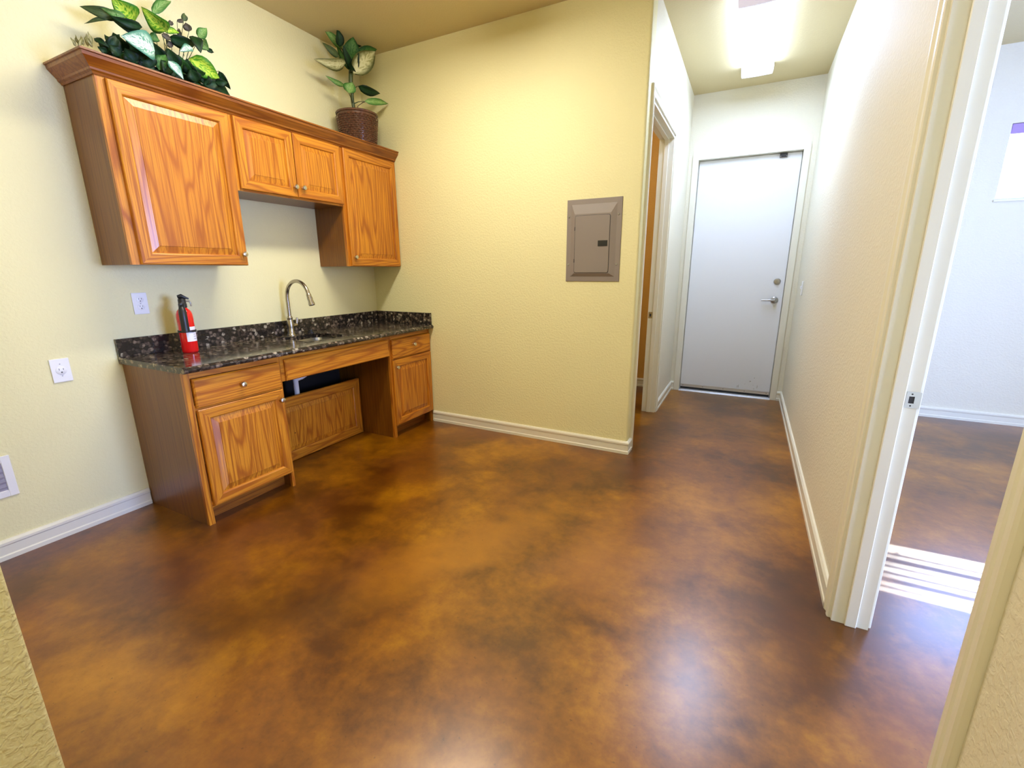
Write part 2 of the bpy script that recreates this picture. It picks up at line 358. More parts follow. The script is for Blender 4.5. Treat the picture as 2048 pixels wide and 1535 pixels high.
# right doorway
jm = jamb('trim_1', R, R2, -2.222, -1.286, HD, 3.512, 3.548, 'white door jamb and stop of the right doorway')
casing('trim_2', R, -1, -2.222+.006, -1.286-.006, HD, 'white casing round the right doorway, hall side')
casing('trim_3', R2, 1, -2.222+.006, -1.286-.006, HD, 'white casing round the right doorway, side room side')
# strike plate on jamb (faces -y at y=-1.318)
sp = MB(); yj = -1.304
def plate_ring(mb, x0, x1, z0, z1, y, hx0, hx1, hz0, hz1, th=.002):
    mb.box(x0, hx0, y-th, y, z0, z1).box(hx1, x1, y-th, y, z0, z1).box(hx0, hx1, y-th, y, z0, hz0).box(hx0, hx1, y-th, y, hz1, z1)
plate_ring(sp, 3.553, 3.592, .882, .938, yj, 3.560, 3.575, .898, .922)
sp.box(3.589, 3.5925, yj, yj+.012, .884, .936)
tg = thing('strike_plate', (3.57, yj, .91), 'chrome strike plate on the white jamb of the right doorway', 'strike plate', 'door strike plates')
obj('plate', sp, 'alu', tg)
obj('latch_hole', MB().box(3.560, 3.575, yj-.0006, yj, .898, .922), 'slot', tg)
for z in (.890, .930): obj('screw', MB().lathe([(.0028, 0), (.0022, -.0012)], (3.567, yj-.002, z), 'y', 10), 'slot', tg)
# left hall doorway
jamb('trim_4', 2.24, W, .155, 1.15, HD, 2.285, 2.32, 'cream door jamb and stop of the doorway on the hall left')
casing('trim_5', W, 1, .161, 1.144, HD, 'white casing round the doorway on the hall left')
tg = thing('strike_plate', (2.262, 1.132, .93), 'small brass strike plate on the jamb of the left hall doorway', 'strike plate', 'door strike plates')
sp = MB(); plate_ring(sp, 2.246, 2.281, .90, .958, 1.132, 2.256, 2.271, .916, .942); obj('plate', sp, 'brass', tg)
obj('latch_hole', MB().box(2.256, 2.271, 1.1314, 1.132, .916, .942), 'slot', tg)

# end door: steel frame + leaf
dr = MB(); y = L
fr0, fr1, ft = 2.402, 3.422, 2.463
dr.box(fr0, fr0+.055, y-.012, y+.12, 0, ft).box(fr1-.055, fr1, y-.012, y+.12, 0, ft).box(fr0+.055, fr1-.055, y-.012, y+.12, ft-.05, ft)
dr.box(fr0+.055, fr0+.071, y+.075, y+.12, 0, ft-.05).box(fr1-.071, fr1-.055, y+.075, y+.12, 0, ft-.05).box(fr0+.071, fr1-.071, y+.075, y+.12, ft-.066, ft-.05)
fr = struct('trim_6', dr, 'trim', 'white steel frame of the hall end door')
dl = tag(bpy.data.objects.new('door_1', None), 'white painted slab door at the end of the hall', None, None, 'structure'); COL.objects.link(dl); dl.location = (2.9, L+.05, 0); ROOT['door_1'] = Vector(dl.location)
lx0, lx1, ly0 = fr0+.060, fr1-.060, L+.055
obj('door_leaf', MB().bbox(lx0, lx1, ly0, ly0+.044, .030, ft-.055, .002), 'door_paint', dl)
obj('door_sweep', MB().box(lx0+.004, lx1-.004, ly0-.006, ly0, .036, .068), 'alu', dl)['label'] = 'aluminium sweep strip with screws'
obj('sweep_seal', MB().box(lx0+.004, lx1-.004, ly0-.004, ly0+.004, .012, .036), 'rubber', dl)
for k in range(5): obj('screw', MB().lathe([(.004, 0), (.003, -.002)], (lx0+.03+k*(lx1-lx0-.06)/4, ly0-.006, .052), 'y', 10), 'slot', dl)
db = obj('deadbolt', MB().lathe([(.031, 0), (.031, -.006), (.026, -.012), (.014, -.013), (.013, -.018)], (3.296, ly0, 1.215), 'y', 28), 'steel', dl)
obj('thumb_turn', MB().bbox(3.291, 3.301, ly0-.032, ly0-.016, 1.200, 1.230, .002), 'steel', db)
hd = obj('door_handle', MB().lathe([(.034, 0), (.034, -.006), (.028, -.012), (.016, -.014), (.0135, -.05), (.010, -.056)], (3.292, ly0, 1.030), 'y', 28), 'steel', dl)
obj('lever', MB().tube([(3.294, ly0-.048, 1.03), (3.27, ly0-.052, 1.03), (3.22, ly0-.050, 1.029), (3.175, ly0-.044, 1.028)], [.010, .009, .008, .007], 12), 'steel', hd)
random.seed(3)
sc = MB()
for (x, z, a, b) in [(3.205, .205, .010, .004), (3.172, .165, .007, .006), (3.165, .162, .004, .012), (3.20, .125, .004, .004), (3.21, .085, .012, .003), (3.05, .095, .004, .022), (3.06, .10, .003, .03), (3.24, .11, .003, .03), (3.12, .13, .004, .003)]:
    sc.box(x-a/2, x+a/2, ly0-.0006, ly0, z-b/2, z+b/2)
obj('scuff_marks', sc, 'scuff', dl)
th = MB(); th.sweep([(0, 0), (0, .004), (.018, .016), (.060, .018), (.074, .012), (.15, .012), (.15, 0)], [((fr0+.055, L-.03, 0), (0, 1, 0), (0, 0, 1)), ((fr1-.055, L-.03, 0), (0, 1, 0), (0, 0, 1))])
tag(obj('door_threshold', th, 'alu', None, (2.91, L, 0)), 'silver aluminium threshold under the hall end door', 'threshold')
ct = thing('door_contact', (3.21, L+.05, 2.38), 'small black alarm contact at the top corner of the hall end door', 'door sensor')
obj('sensor_body', MB().bbox(3.178, 3.242, L+.030, L+.055, 2.372, 2.405, .003), 'black', ct)
for x in (3.185, 3.235): obj('screw', MB().lathe([(.004, 0), (.003, -.002)], (x, L+.030, 2.378), 'y', 8), 'steel', ct)

# ================================================================== window in side room
wn = tag(bpy.data.objects.new('window_1', None), 'small high window with white blinds in the side room', None, None, 'structure'); COL.objects.link(wn); wn.location = (5.4, L, 1.872); ROOT['window_1'] = Vector(wn.location)
wx0, wx1, wz0, wz1 = 4.765, 6.0, 1.872, 2.443
f = MB().box(wx0, wx0+.04, L+.13, L+.17, wz0, wz1).box(wx1-.04, wx1, L+.13, L+.17, wz0, wz1).box(wx0+.04, wx1-.04, L+.13, L+.17, wz0, wz0+.04).box(wx0+.04, wx1-.04, L+.13, L+.17, wz1-.04, wz1)
obj('window_frame', f, 'white_pl', wn)
obj('window_sill', MB().bbox(wx0-.01, wx1, L-.012, L+.13, wz0-.012, wz0+.006, .003), 'trim', wn)
bl = thing('window_blinds', (5.4, L+.05, 2.43), 'white horizontal slat blinds with lilac valance in the high side room window', 'blinds')
obj('valance', MB().bbox(wx0+.004, wx1-.006, L+.006, L+.016, wz1-.075, wz1-.003, .003), 'valance', bl)['label'] = 'lilac valance board'
obj('head_rail', MB().box(wx0+.006, wx1-.006, L+.02, L+.07, wz1-.045, wz1-.003), 'white_pl', bl)
ns = 11
slat_me = None
for k in range(ns):
    z = wz1-.085-k*.042; a = math.radians({4: 12, 6: 10, 7: 14, 9: 14, 10: 34}.get(k, -8)); hw = .024
    mb = MB(); c, s_ = math.cos(a), math.sin(a)
    yc = L+.045
    mb.add([(wx0+.008, yc-hw*c, z-hw*s_), (wx1-.008, yc-hw*c, z-hw*s_), (wx1-.008, yc, z+.003), (wx0+.008, yc, z+.003), (wx1-.008, yc+hw*c, z+hw*s_), (wx0+.008, yc+hw*c, z+hw*s_),
            (wx0+.008, yc-hw*c, z-hw*s_-.003), (wx1-.008, yc-hw*c, z-hw*s_-.003), (wx1-.008, yc, z), (wx0+.008, yc, z), (wx1-.008, yc+hw*c, z+hw*s_-.003), (wx0+.008, yc+hw*c, z+hw*s_-.003)],
           [(0,1,2,3), (3,2,4,5), (6,9,8,7), (9,11,10,8), (0,6,7,1), (5,4,10,11), (0,3,9,6), (3,5,11,9), (1,7,8,2), (2,8,10,4)])
    obj('slat', mb, 'blind', bl)
obj('bottom_rail', MB().bbox(wx0+.008, wx1-.008, L+.022, L+.068, wz0+.010, wz0+.026, .003), 'white_pl', bl)
obj('cord', MB().tube([(5.0, L+.012, wz1-.08), (5.0, L+.012, wz0+.09)], .0015, 6).lathe([(.004, 0), (.008, -.012), (.007, -.03)], (5.0, L+.012, wz0+.09), 'z', 10), 'grey_in', bl)
# the daylight window openings off camera: frame bars only where they stand
obj('window_2', MB().box(6.64, 6.70, -1.67, -1.63, .8, 2.1).box(6.64, 6.70, -2.6, -2.56, .8, 2.1).box(6.64, 6.70, -.74, -.70, .8, 2.1), 'white_pl').__setitem__('kind', 'structure')

# ================================================================== light fixtures
def fixture(x, y0, y1, lens, label, wdt=.235):
    t = thing('ceiling_light', (x, (y0+y1)/2, H), label, 'ceiling light', 'ceiling light fixtures')
    h = wdt/2; prof = [(-h, H-.002), (-h, H-.050)]+[(-h+.006+(wdt-.012)*k/8, H-.081-.003*math.sin(PI*k/8)) for k in range(9)]+[(h, H-.050), (h, H-.002)]
    mb = MB(); mb.sweep([(p[0], p[1]) for p in prof], [((x, y0+.012, 0), (1,0,0), (0,0,1)), ((x, y1-.012, 0), (1,0,0), (0,0,1))]); obj('lens', mb, lens, t)
    for (a, b) in ((y0, y0+.012), (y1-.012, y1)):
        mb = MB(); mb.sweep([(p[0]*1.03, H-(H-p[1])*1.05 if p[1] < H-.01 else H) for p in prof], [((x, a, 0), (1,0,0), (0,0,1)), ((x, b, 0), (1,0,0), (0,0,1))]); obj('end_cap', mb, 'fix_end_glow', t)
    c_, e_ = LAMPS[lens]; lx, ly = wdt-.03, y1-y0-.03
    a = area('tube_light', (0, 0, -.088), (0, 0, 0), lx, ly, e_*.72*PI*lx*ly, c_[:3]); a.parent = t
    return t
fixture(2.915, .42, 1.64, 'lens_cool', 'long lit fluorescent fixture on the hall ceiling')
fixture(1.45, -1.95, -.73, 'lens_warm', 'lit fluorescent fixture on the kitchen ceiling above the frame')
fixture(5.0, .2, 1.42, 'lens_side', 'lit fluorescent fixture on the side room ceiling')

fixture(2.95, -3.95, -3.15, 'lens_fill', 'added unseen fill light on the entry ceiling behind the camera', .3)  # added to brighten the near wall end and casing
fixture(1.75, .7, 1.3, 'lens_fill', 'added unseen fill light on the ceiling of the dim room off the hall', .2)  # added out of view to brighten the back-room wall
# ================================================================== cabinets
def knob(x, y, z, parent, r=.0155, lab=None):
    o = obj('knob', MB().lathe([(.0075, 0), (.0065, .006), (.006, .012), (r*.9, .017), (r, .022), (r*.86, .027), (r*.4, .0295)], (x, y, z), 'x', 20), 'knob', parent); return o
def raised_door(name, xf, y0, y1, z0, z1, parent, sw=.058, th=.020, knob_at=None, rail=None, lab=None):
    """door with front plane x=xf; returns frame object (stiles and rails), raised_panel child, knob child"""
    rw = rail or sw; mb = MB(); b = .004; xb = xf-th
    a0, a1, c0, c1 = y0+sw, y1-sw, z0+rw, z1-rw
    # outer shell: front faces with softened outer edge + inner routed edge
    def ring(yA, yB, zA, zB, x): return [(x, yA, zA), (x, yB, zA), (x, yB, zB), (x, yA, zB)]
    L0 = ring(y0, y1, z0, z1, xb); L1 = ring(y0, y1, z0, z1, xf-b); L2 = ring(y0+b, y1-b, z0+b, z1-b, xf)
    L3 = ring(a0-.008, a1+.008, c0-.008, c1+.008, xf); L4 = ring(a0-.003, a1+.003, c0-.003, c1+.003, xf-.003); L5 = ring(a0, a1, c0, c1, xf-.009)
    L6 = ring(a0, a1, c0, c1, xb+.001)
    for A, B in ((L0, L1), (L1, L2), (L2, L3), (L3, L4), (L4, L5), (L5, L6)):
        for i in range(4):
            j = (i+1) % 4; mb.add([A[i], A[j], B[j], B[i]], [(0,1,2,3)], 1 if i in (0, 2) else 0)
    d = obj(name, mb, ['oak_v', 'oak_h'], parent)
    # butt joints: rails run between stiles -> shallow joint lines
    pm = MB(); s = .034; xr = xf-.010
    P0 = ring(a0, a1, c0, c1, xb+.001); P1 = ring(a0, a1, c0, c1, xr); P2 = ring(a0+.004, a1-.004, c0+.004, c1-.004, xr+.0005); P3 = ring(a0+s, a1-s, c0+s, c1-s, xf-.003); P4 = ring(a0+s+.001, a1-s-.001, c0+s+.001, c1-s-.001, xf-.0012)
    for A, B in ((P0, P1), (P1, P2), (P2, P3), (P3, P4)):
        for i in range(4): j = (i+1) % 4; pm.add([A[i], A[j], B[j], B[i]], [(0,1,2,3)])
    pm.add(P4, [(0,1,2,3)]); pm.add(P0, [(3,2,1,0)])
    obj('raised_panel', pm, 'oak_v', d)
    if knob_at: knob(xf, knob_at[0], knob_at[1], d)
    if lab: d['label'] = lab
    return d
def slab_front(name, xf, y0, y1, z0, z1, parent, knob_at=None, th=.02):
    mb = MB(); b = .006; xb = xf-th
    mb.add([(xb, y0, z0), (xb, y1, z0), (xb, y1, z1), (xb, y0, z1), (xf-b, y0, z0), (xf-b, y1, z0), (xf-b, y1, z1), (xf-b, y0, z1), (xf, y0+b, z0+b), (xf, y1-b, z0+b), (xf, y1-b, z1-b), (xf, y0+b, z1-b)],
           [(0,3,2,1), (0,1,5,4), (1,2,6,5), (2,3,7,6), (3,0,4,7), (4,5,9,8), (5,6,10,9), (6,7,11,10), (7,4,8,11), (8,9,10,11)])
    d = obj(name, mb, 'oak_h', parent)
    if knob_at: knob(xf, knob_at[0], knob_at[1], d)
    return d
def face_frame(x0, x1, y0, y1, z0, z1, parent, lw=.038, rw=.038, tw=.04, bw=.04, mids=()):
    mb = MB().box(x0, x1, y0, y0+lw, z0, z1, 0).box(x0, x1, y1-rw, y1, z0, z1, 0).box(x0, x1, y0+lw, y1-rw, z1-tw, z1, 1)
    if bw: mb.box(x0, x1, y0+lw, y1-rw, z0, z0+bw, 1)
    for (a, b) in mids: mb.box(x0, x1, y0+lw, y1-rw, a, b, 1)
    return obj('face_frame', mb, ['oak_v', 'oak_h'], parent)

UX = .307; UF = .327; UT = 2.24
def upper(y0, y1, z0, label):
    t = thing('wall_cabinet', (.15, (y0+y1)/2, z0), label, 'cabinet', 'oak wall cabinets')
    obj('side_panel', MB().box(.002, UX-.02, y0, y0+.016, z0, UT), 'oak_side_shaded', t)
    obj('side_panel', MB().box(.002, UX-.02, y1-.016, y1, z0, UT), 'oak_side_shaded', t)
    obj('bottom_panel', MB().box(.002, UX-.02, y0+.016, y1-.016, z0, z0+.014), 'oak_side_shaded', t)
    obj('top_panel', MB().box(.002, UX-.02, y0+.016, y1-.016, UT-.014, UT), 'oak_side_shaded', t)
    face_frame(UX-.02, UX, y0, y1, z0, UT, t)
    return t
t = upper(-1.992, -1.3925, 1.372, 'large oak wall cabinet at the left, single raised-panel door')
raised_door('door', UF, -1.957, -1.400, 1.374, 2.199, t, knob_at=(-1.425, 1.437))
t = upper(-1.392, -.5905, 1.800, 'short oak wall cabinet over the sink with two doors')
raised_door('door', UF, -1.375, -.990, 1.810, 2.201, t, knob_at=(-1.010, 1.872), lab='left-hand small oak door')
raised_door('door', UF, -.984, -.598, 1.812, 2.202, t, knob_at=(-.950, 1.874), lab='right-hand small oak door')
t = upper(-.590, -.001, 1.372, 'oak wall cabinet in the corner beside the back wall')
raised_door('door', UF, -.566, -.014, 1.376, 2.204, t, knob_at=(-.540, 1.440))

# crown moulding (front run + mitred left return)
CR = [(0, 0), (.006, 0), (.010, .008), (.018, .014), (.020, .022), (.036, .040), (.046, .052), (.050, .056), (.052, .070), (.058, .072), (.058, .080), (0, .080)]
mb = MB(); z0c = 2.205
mb.sweep(CR, [((0.002, -1.992, z0c), (0, -1, 0), (0,0,1)), ((UX, -1.992, z0c), (1, -1, 0), (0,0,1)), ((UX, -.001, z0c), (1, 0, 0), (0,0,1))])
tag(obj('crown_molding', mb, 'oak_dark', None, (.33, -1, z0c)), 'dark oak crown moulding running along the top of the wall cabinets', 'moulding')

# base cabinets
BT = .847; BX = .582; BF = .602
def base_cab(y0, y1, label, dr_rng, do_rng, kd, ko, leftside):
    t = thing('base_cabinet', (.3, (y0+y1)/2, 0), label, 'cabinet', 'oak base cabinets')
    obj('side_panel', MB().box(.002, BX-.02, y0, y0+.018, 0, BT), 'oak_side_shaded', t)
    obj('side_panel', MB().box(.002, BX-.02, y1-.018, y1, 0, BT), 'oak_side_shaded', t)
    obj('bottom_panel', MB().box(.002, BX-.02, y0+.018, y1-.018, .1, .116), 'oak_side_shaded', t)
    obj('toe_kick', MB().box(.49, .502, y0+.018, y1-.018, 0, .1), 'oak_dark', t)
    mb = MB().box(BX-.02, BX, y0, y0+.03, 0, BT, 0).box(BX-.02, BX, y1-.02, y1, 0, BT, 0).box(BX-.02, BX, y0+.03, y1-.02, BT-.035, BT, 1).box(BX-.02, BX, y0+.03, y1-.02, .095, .13, 1).box(BX-.02, BX, y0+.03, y1-.02, .63, .67, 1)
    obj('face_frame', mb, ['oak_v', 'oak_h'], t)
    dw = slab_front('drawer', BF, dr_rng[0], dr_rng[1], .656, .810, t, kd)
    do = raised_door('door', BF, do_rng[0], do_rng[1], .106, .646, t, knob_at=ko)
    return t
base_cab(-1.998, -1.462, 'oak base cabinet at the left end under the granite counter', (-1.965, -1.478), (-1.965, -1.478), (-1.72, .733), (-1.500, .585), True)
base_cab(-.515, -.001, 'oak base cabinet in the corner against the back wall', (-.495, -.012), (-.495, -.012), (-.245, .745), (-.468, .588), False)
# sink front / knee space
t = thing('knee_space_cabinet', (.3, -1.0, 0), 'oak knee-space section under the sink with apron and removable panel', 'cabinet')
obj('rail', MB().box(BX-.02, BX, -1.461, -.516, BT-.16, BT), 'oak_h', t)
slab_front('apron_panel', BF, -1.440, -.540, .688, .820, t)
obj('back_shade', MB().box(.003, .009, -1.461, -.516, 0, BT), 'cab_shade', t)  # added dark sheet standing in for the shade behind the pipes
kp = raised_door('access_panel', .24, -1.455, -.524, .003, .475, t, sw=.075, th=.02)
kp['label'] = 'removable raised-panel board standing in front of the pipes'
obj('screw', MB().lathe([(.004, 0), (.003, .002)], (.239, -1.17, .205), 'x', 8), 'black', t)

# ================================================================== countertop
ct = thing('countertop', (.3, -1.0, .848), 'dark speckled granite countertop with sink cutout', 'countertop')
Z0, Z1 = .848, .880; CY0 = -2.012; CXF = .637
sx0, sx1, sy0, sy1 = .150, .475, -1.150, -.800
mb = MB()
mb.box(.001, sx0, CY0, -.001, Z0, Z1).box(sx1, CXF-.03, CY0, -.001, Z0, Z1).box(sx0, sx1, CY0, sy0, Z0, Z1).box(sx0, sx1, sy1, -.001, Z0, Z1)
nose = [(CXF-.03, Z0), (CXF-.012, Z0), (CXF-.006, Z0+.004), (CXF-.001, Z0+.010), (CXF, Z0+.016), (CXF-.002, Z0+.022), (CXF-.008, Z0+.026), (CXF-.012, Z0+.030), (CXF-.018, Z1), (CXF-.03, Z1)]
mb.sweep(nose, [((0, CY0, 0), (1,0,0), (0,0,1)), ((0, -.001, 0), (1,0,0), (0,0,1))])
obj('slab', mb, 'granite', ct)
obj('backsplash', MB().bbox(.001, .021, CY0, -.001, Z1, .982, .0015), 'granite', ct)
obj('backsplash', MB().bbox(.0215, CXF-.018, -.021, -.001, Z1, .982, .0015), 'granite', ct)

# sink (undermount bowl)
sk = thing('sink', ((sx0+sx1)/2, (sy0+sy1)/2, .70), 'small undermount stainless steel sink in the granite counter', 'sink')
def rr(x0, x1, y0, y1, r, z, n=5):
    p = []
    for (cx, cy, a) in ((x1-r, y0+r, -PI/2), (x1-r, y1-r, 0), (x0+r, y1-r, PI/2), (x0+r, y0+r, PI)):
        p += [(cx+r*math.cos(a+PI/2*k/n), cy+r*math.sin(a+PI/2*k/n), z) for k in range(n+1)]
    return p
rings = [rr(sx0-.02, sx1+.02, sy0-.02, sy1+.02, .05, Z0-.0005), rr(sx0+.002, sx1-.002, sy0+.002, sy1-.002, .04, Z0-.0005), rr(sx0+.006, sx1-.006, sy0+.006, sy1-.006, .04, Z0-.02), rr(sx0+.012, sx1-.012, sy0+.012, sy1-.012, .045, .70), rr(sx0+.05, sx1-.05, sy0+.05, sy1-.05, .03, .683)]
mb = MB(); n = len(rings[0])
for A, B in zip(rings, rings[1:]):
    mb.add(A+B, [(i, (i+1) % n, n+(i+1) % n, n+i) for i in range(n)], 0, True)
mb.add(rings[-1], [tuple(range(n))]); obj('bowl', mb, 'steel', sk)
obj('drain', MB().lathe([(.04, 0), (.04, .003), (.03, .004), (.028, .001)], ((sx0+sx1)/2, (sy0+sy1)/2, .6835), 'z', 24), 'steel', sk)
obj('sink_underside', MB().box(sx0-.005, sx1+.005, sy0-.005, sy1+.005, .66, .6815), 'black', sk)

# faucet
fx, fy = .085, -.985
fc = thing('faucet', (fx, fy, Z1), 'brushed nickel gooseneck kitchen faucet with pull-down head', 'faucet')
obj('base', MB().lathe([(.030, 0), (.030, .006), (.025, .012), (.023, .016), (.0235, .060), (.025, .085), (.020, .110), (.0185, .120), (.0205, .124), (.0205, .130), (.0150, .140)], (fx, fy, Z1), 'z', 24), 'nickel', fc)
pts = [(fx, fy, Z1+.13), (fx, fy, 1.15)]
cxr = .115; 
for k in range(1, 17):
    a = PI-(PI*.93)*k/16; pts.append((fx+cxr+cxr*math.cos(a), fy, 1.155+cxr*math.sin(a)))
obj('spout', MB().tube(pts, .0128, 14), 'nickel', fc)
e = Vector(pts[-1]); d_ = (Vector(pts[-1])-Vector(pts[-2])).normalized()
hp = [(e+d_*k) for k in (-.004, .004, .022, .024, .045, .068, .078)]
obj('spray_head', MB().tube(hp, [.0140, .0165, .0165, .0190, .0170, .0215, .0200], 16), 'nickel', fc)
hv = obj('valve', MB().tube([(fx, fy+.018, Z1+.068), (fx, fy+.052, Z1+.072)], [.015, .0135], 14), 'nickel', fc)
obj('handle', MB().tube([(fx, fy+.050, Z1+.066), (fx, fy+.056, Z1+.090), (fx+.002, fy+.058, Z1+.118), (fx+.004, fy+.058, Z1+.124)], [.010, .0075, .0085, .006], 12), 'nickel', hv)
tag(obj('sink_button', MB().lathe([(.024, 0), (.024, .006), (.019, .010), (.013, .012), (.012, .020), (.008, .022)], (.085, -.815, Z1), 'z', 22), 'black', None, (.085, -.815, Z1)), 'small round black button cap on the granite behind the sink', 'button')

# plumbing under sink
pt = thing('drain_pipe', (.19, -1.10, .5), 'white plastic drain pipe showing above the knee-space panel', 'pipe')
obj('tailpiece', MB().tube([(.19, -1.08, .665), (.19, -1.08, .60), (.19, -1.08, .12)], .019, 14), 'pipe', pt)
obj('slip_nut', MB().lathe([(.026, 0), (.027, .01), (.027, .026), (.022, .03)], (.19, -1.08, .60), 'z', 12, 0, False), 'pipe', pt)
obj('branch', MB().tube([(.19, -1.08, .575), (.20, -1.03, .585), (.20, -.99, .60)], .016, 12), 'pipe', pt)
sv = thing('supply_valve', (.04, -1.3, .5), 'small chrome water stop valves with hose in the knee space', 'valve')
obj('valve_body', MB().tube([(.012, -1.28, .50), (.07, -1.28, .50)], .009, 10).lathe([(.014, 0), (.016, .012), (.012, .022)], (.065, -1.28, .50), 'x', 12), 'steel', sv)
obj('hose', MB().tube([(.06, -1.2, .46), (.09, -1.2, .50), (.13, -1.17, .56), (.10, -1.13, .62), (.08, -1.05, .68)], .005, 8), 'steel', sv)

# ================================================================== fire extinguisher
ex, ey = .172, -1.728
fe = thing('fire_extinguisher', (ex, ey, Z1), 'red fire extinguisher with black strap and hose on the granite counter', 'extinguisher')
r = .041
obj('cylinder', MB().lathe([(r*.86, 0), (r*.95, .004), (r, .010), (r, .205), (r*.96, .222), (r*.82, .238), (r*.58, .250), (r*.40, .258), (r*.38, .264)], (ex, ey, Z1), 'z', 36), 'red', fe)
# camera-facing direction for nozzle, label
vd = Vector((3.04-ex, -3.2-ey, 0)).normalized(); vd90 = Vector((-vd.y, vd.x, 0))
def arcband(r0, r1, a0, a1, z0, z1, n=12):
    mb = MB(); ring = []
    for k in range(n+1):
        a = a0+(a1-a0)*k/n; d = vd*math.cos(a)+vd90*math.sin(a); c = Vector((ex, ey, 0))
        ring.append((c+d*r0, c+d*r1))
    vs = []
    for a, b in ring: vs += [(a.x, a.y, z0), (b.x, b.y, z0), (b.x, b.y, z1), (a.x, a.y, z1)]
    fs = []
    for k in range(n):
        for i in range(4): j = (i+1) % 4; fs.append((k*4+i, k*4+j, (k+1)*4+j, (k+1)*4+i))
    fs += [(0,1,2,3), (n*4, n*4+3, n*4+2, n*4+1)]
    return mb.add(vs, fs)
lb = obj('label', arcband(r, r+.0007, -.15, 1.25, Z1+.066, Z1+.121), 'label', fe)
obj('label_upper', arcband(r, r+.0007, .25, 1.25, Z1+.131, Z1+.150), 'label', fe)
for z in (.105, .093, .079): obj('label_print', arcband(r+.0007, r+.0011, .70, 1.1 if z != .096 else 1.0, Z1+z, Z1+z+.0022, 4), 'slot', lb)
obj('strap', arcband(r, r+.004, 0, 2*PI*.999, Z1+.119, Z1+.130, 36), 'black', fe)
hc = Vector((ex, ey, 0))+vd*(r+.006)-vd90*.006
obj('hose', MB().tube([(hc.x-.03*vd.x, hc.y-.03*vd.y, Z1+.268), (hc.x-.006*vd.x, hc.y-.006*vd.y, Z1+.255), (hc.x, hc.y, Z1+.235), (hc.x, hc.y, Z1+.18), (hc.x, hc.y, Z1+.125)], [.012, .016, .0195, .0195, .020], 14), 'black', fe)
obj('valve_head', MB().lathe([(.017, .256), (.021, .260), (.021, .278), (.019, .282), (.019, .304), (.014, .310)], (ex, ey, Z1), 'z', 18), 'black', fe)
h1 = Vector((ex, ey, Z1+.300)); 
obj('lever', MB().tube([h1-vd90*.018+Vector((0,0,.018)), h1+Vector((0,0,.022)), h1+vd90*.016+Vector((0,0,.014)), h1+vd90*.034+Vector((0,0,.006))], [.009, .013, .008, .004], 8), 'black', fe)
obj('carry_handle', MB().tube([h1-vd90*.010-Vector((0,0,.006)), h1+vd90*.034-Vector((0,0,.006)), h1+vd90*.040-Vector((0,0,.020)), h1+vd90*.040-Vector((0,0,.036))], [.006, .005, .005, .004], 8), 'steel', fe)
obj('gauge', MB().lathe([(.012, 0), (.012, .008), (.009, .010)], (ex+.012, ey-.012, Z1+.276), 'x', 14), 'black', fe)

# ================================================================== wall plates
def wallplate(name, yc, zc, w_, h_, label, cat):
    t = thing(name, (.001, yc, zc), label, cat, 'outlets on the left wall')
    obj('plate', MB().bbox(.0005, .007, yc-w_/2, yc+w_/2, zc-h_/2, zc+h_/2, .0025, 0, 2), 'white_pl', t); return t
def outlet_face(t, yc, zc, s=1.0):
    f_ = obj('receptacle', MB().lathe([(.0172*s, .007), (.0172*s, .009), (.0160*s, .0098)], (0, yc, zc), 'x', 20), 'white_pl', t)
    for dy, hh in ((-.0065*s, .008*s), (.0065*s, .0065*s)):
        obj('slot', MB().box(.0096, .0102, yc+dy-.0011, yc+dy+.0011, zc+.004*s-hh/2+.001, zc+.004*s+hh/2+.001), 'slot', f_)
    obj('ground_hole', MB().lathe([(.0028*s, .0096), (.0028*s, .0102)], (0, yc, zc-.0075*s), 'x', 10), 'slot', f_)
t = wallplate('wall_outlet', -1.857, 1.165, .074, .118, 'white duplex outlet above the counter beside the extinguisher', 'outlet')
outlet_face(t, -1.857, 1.186); outlet_face(t, -1.857, 1.145)
obj('screw', MB().lathe([(.003, .007), (.0022, .0085)], (0, -1.857, 1.165), 'x', 10), 'steel', t)
t = wallplate('wall_outlet', -2.254, .858, .076, .118, 'white single round outlet low on the left wall beside the base cabinet', 'outlet')
outlet_face(t, -2.254, .858, 1.25)
for dz in (-.028, .032): obj('screw', MB().lathe([(.003, .007), (.0022, .0085)], (0, -2.254, .858+dz), 'x', 10), 'steel', t)
# recessed utility box lower left
t = thing('utility_box', (.001, -2.63, .40), 'white framed recessed wall box at the left edge above the baseboard', 'wall box')
y0, y1, z0, z1 = -2.76, -2.511, .300, .500; b = .032
mb = MB().bbox(.0005, .008, y0, y0+b, z0, z1, .002).bbox(.0005, .008, y1-b, y1, z0, z1, .002).bbox(.0005, .008, y0+b, y1-b, z0, z0+b, .002).bbox(.0005, .008, y0+b, y1-b, z1-b, z1, .002)
obj('frame', mb, 'white_pl', t)
obj('recess', MB().box(.0003, .0022, y0+b, y1-b, z0+b, z1-b), 'grey_in', t)
for k in range(5): obj('louver', MB().add([(.0025, y0+b, z0+b+.006+k*.026), (.0025, y1-b, z0+b+.006+k*.026), (.0070, y1-b, z0+b+.018+k*.026), (.0070, y0+b, z0+b+.018+k*.026), (.0020, y0+b, z0+b+.009+k*.026), (.0020, y1-b, z0+b+.009+k*.026), (.0062, y1-b, z0+b+.020+k*.026), (.0062, y0+b, z0+b+.020+k*.026)], [(0,1,2,3), (4,7,6,5), (0,4,5,1), (3,2,6,7), (0,3,7,4), (1,5,6,2)]), 'grey_in', t)
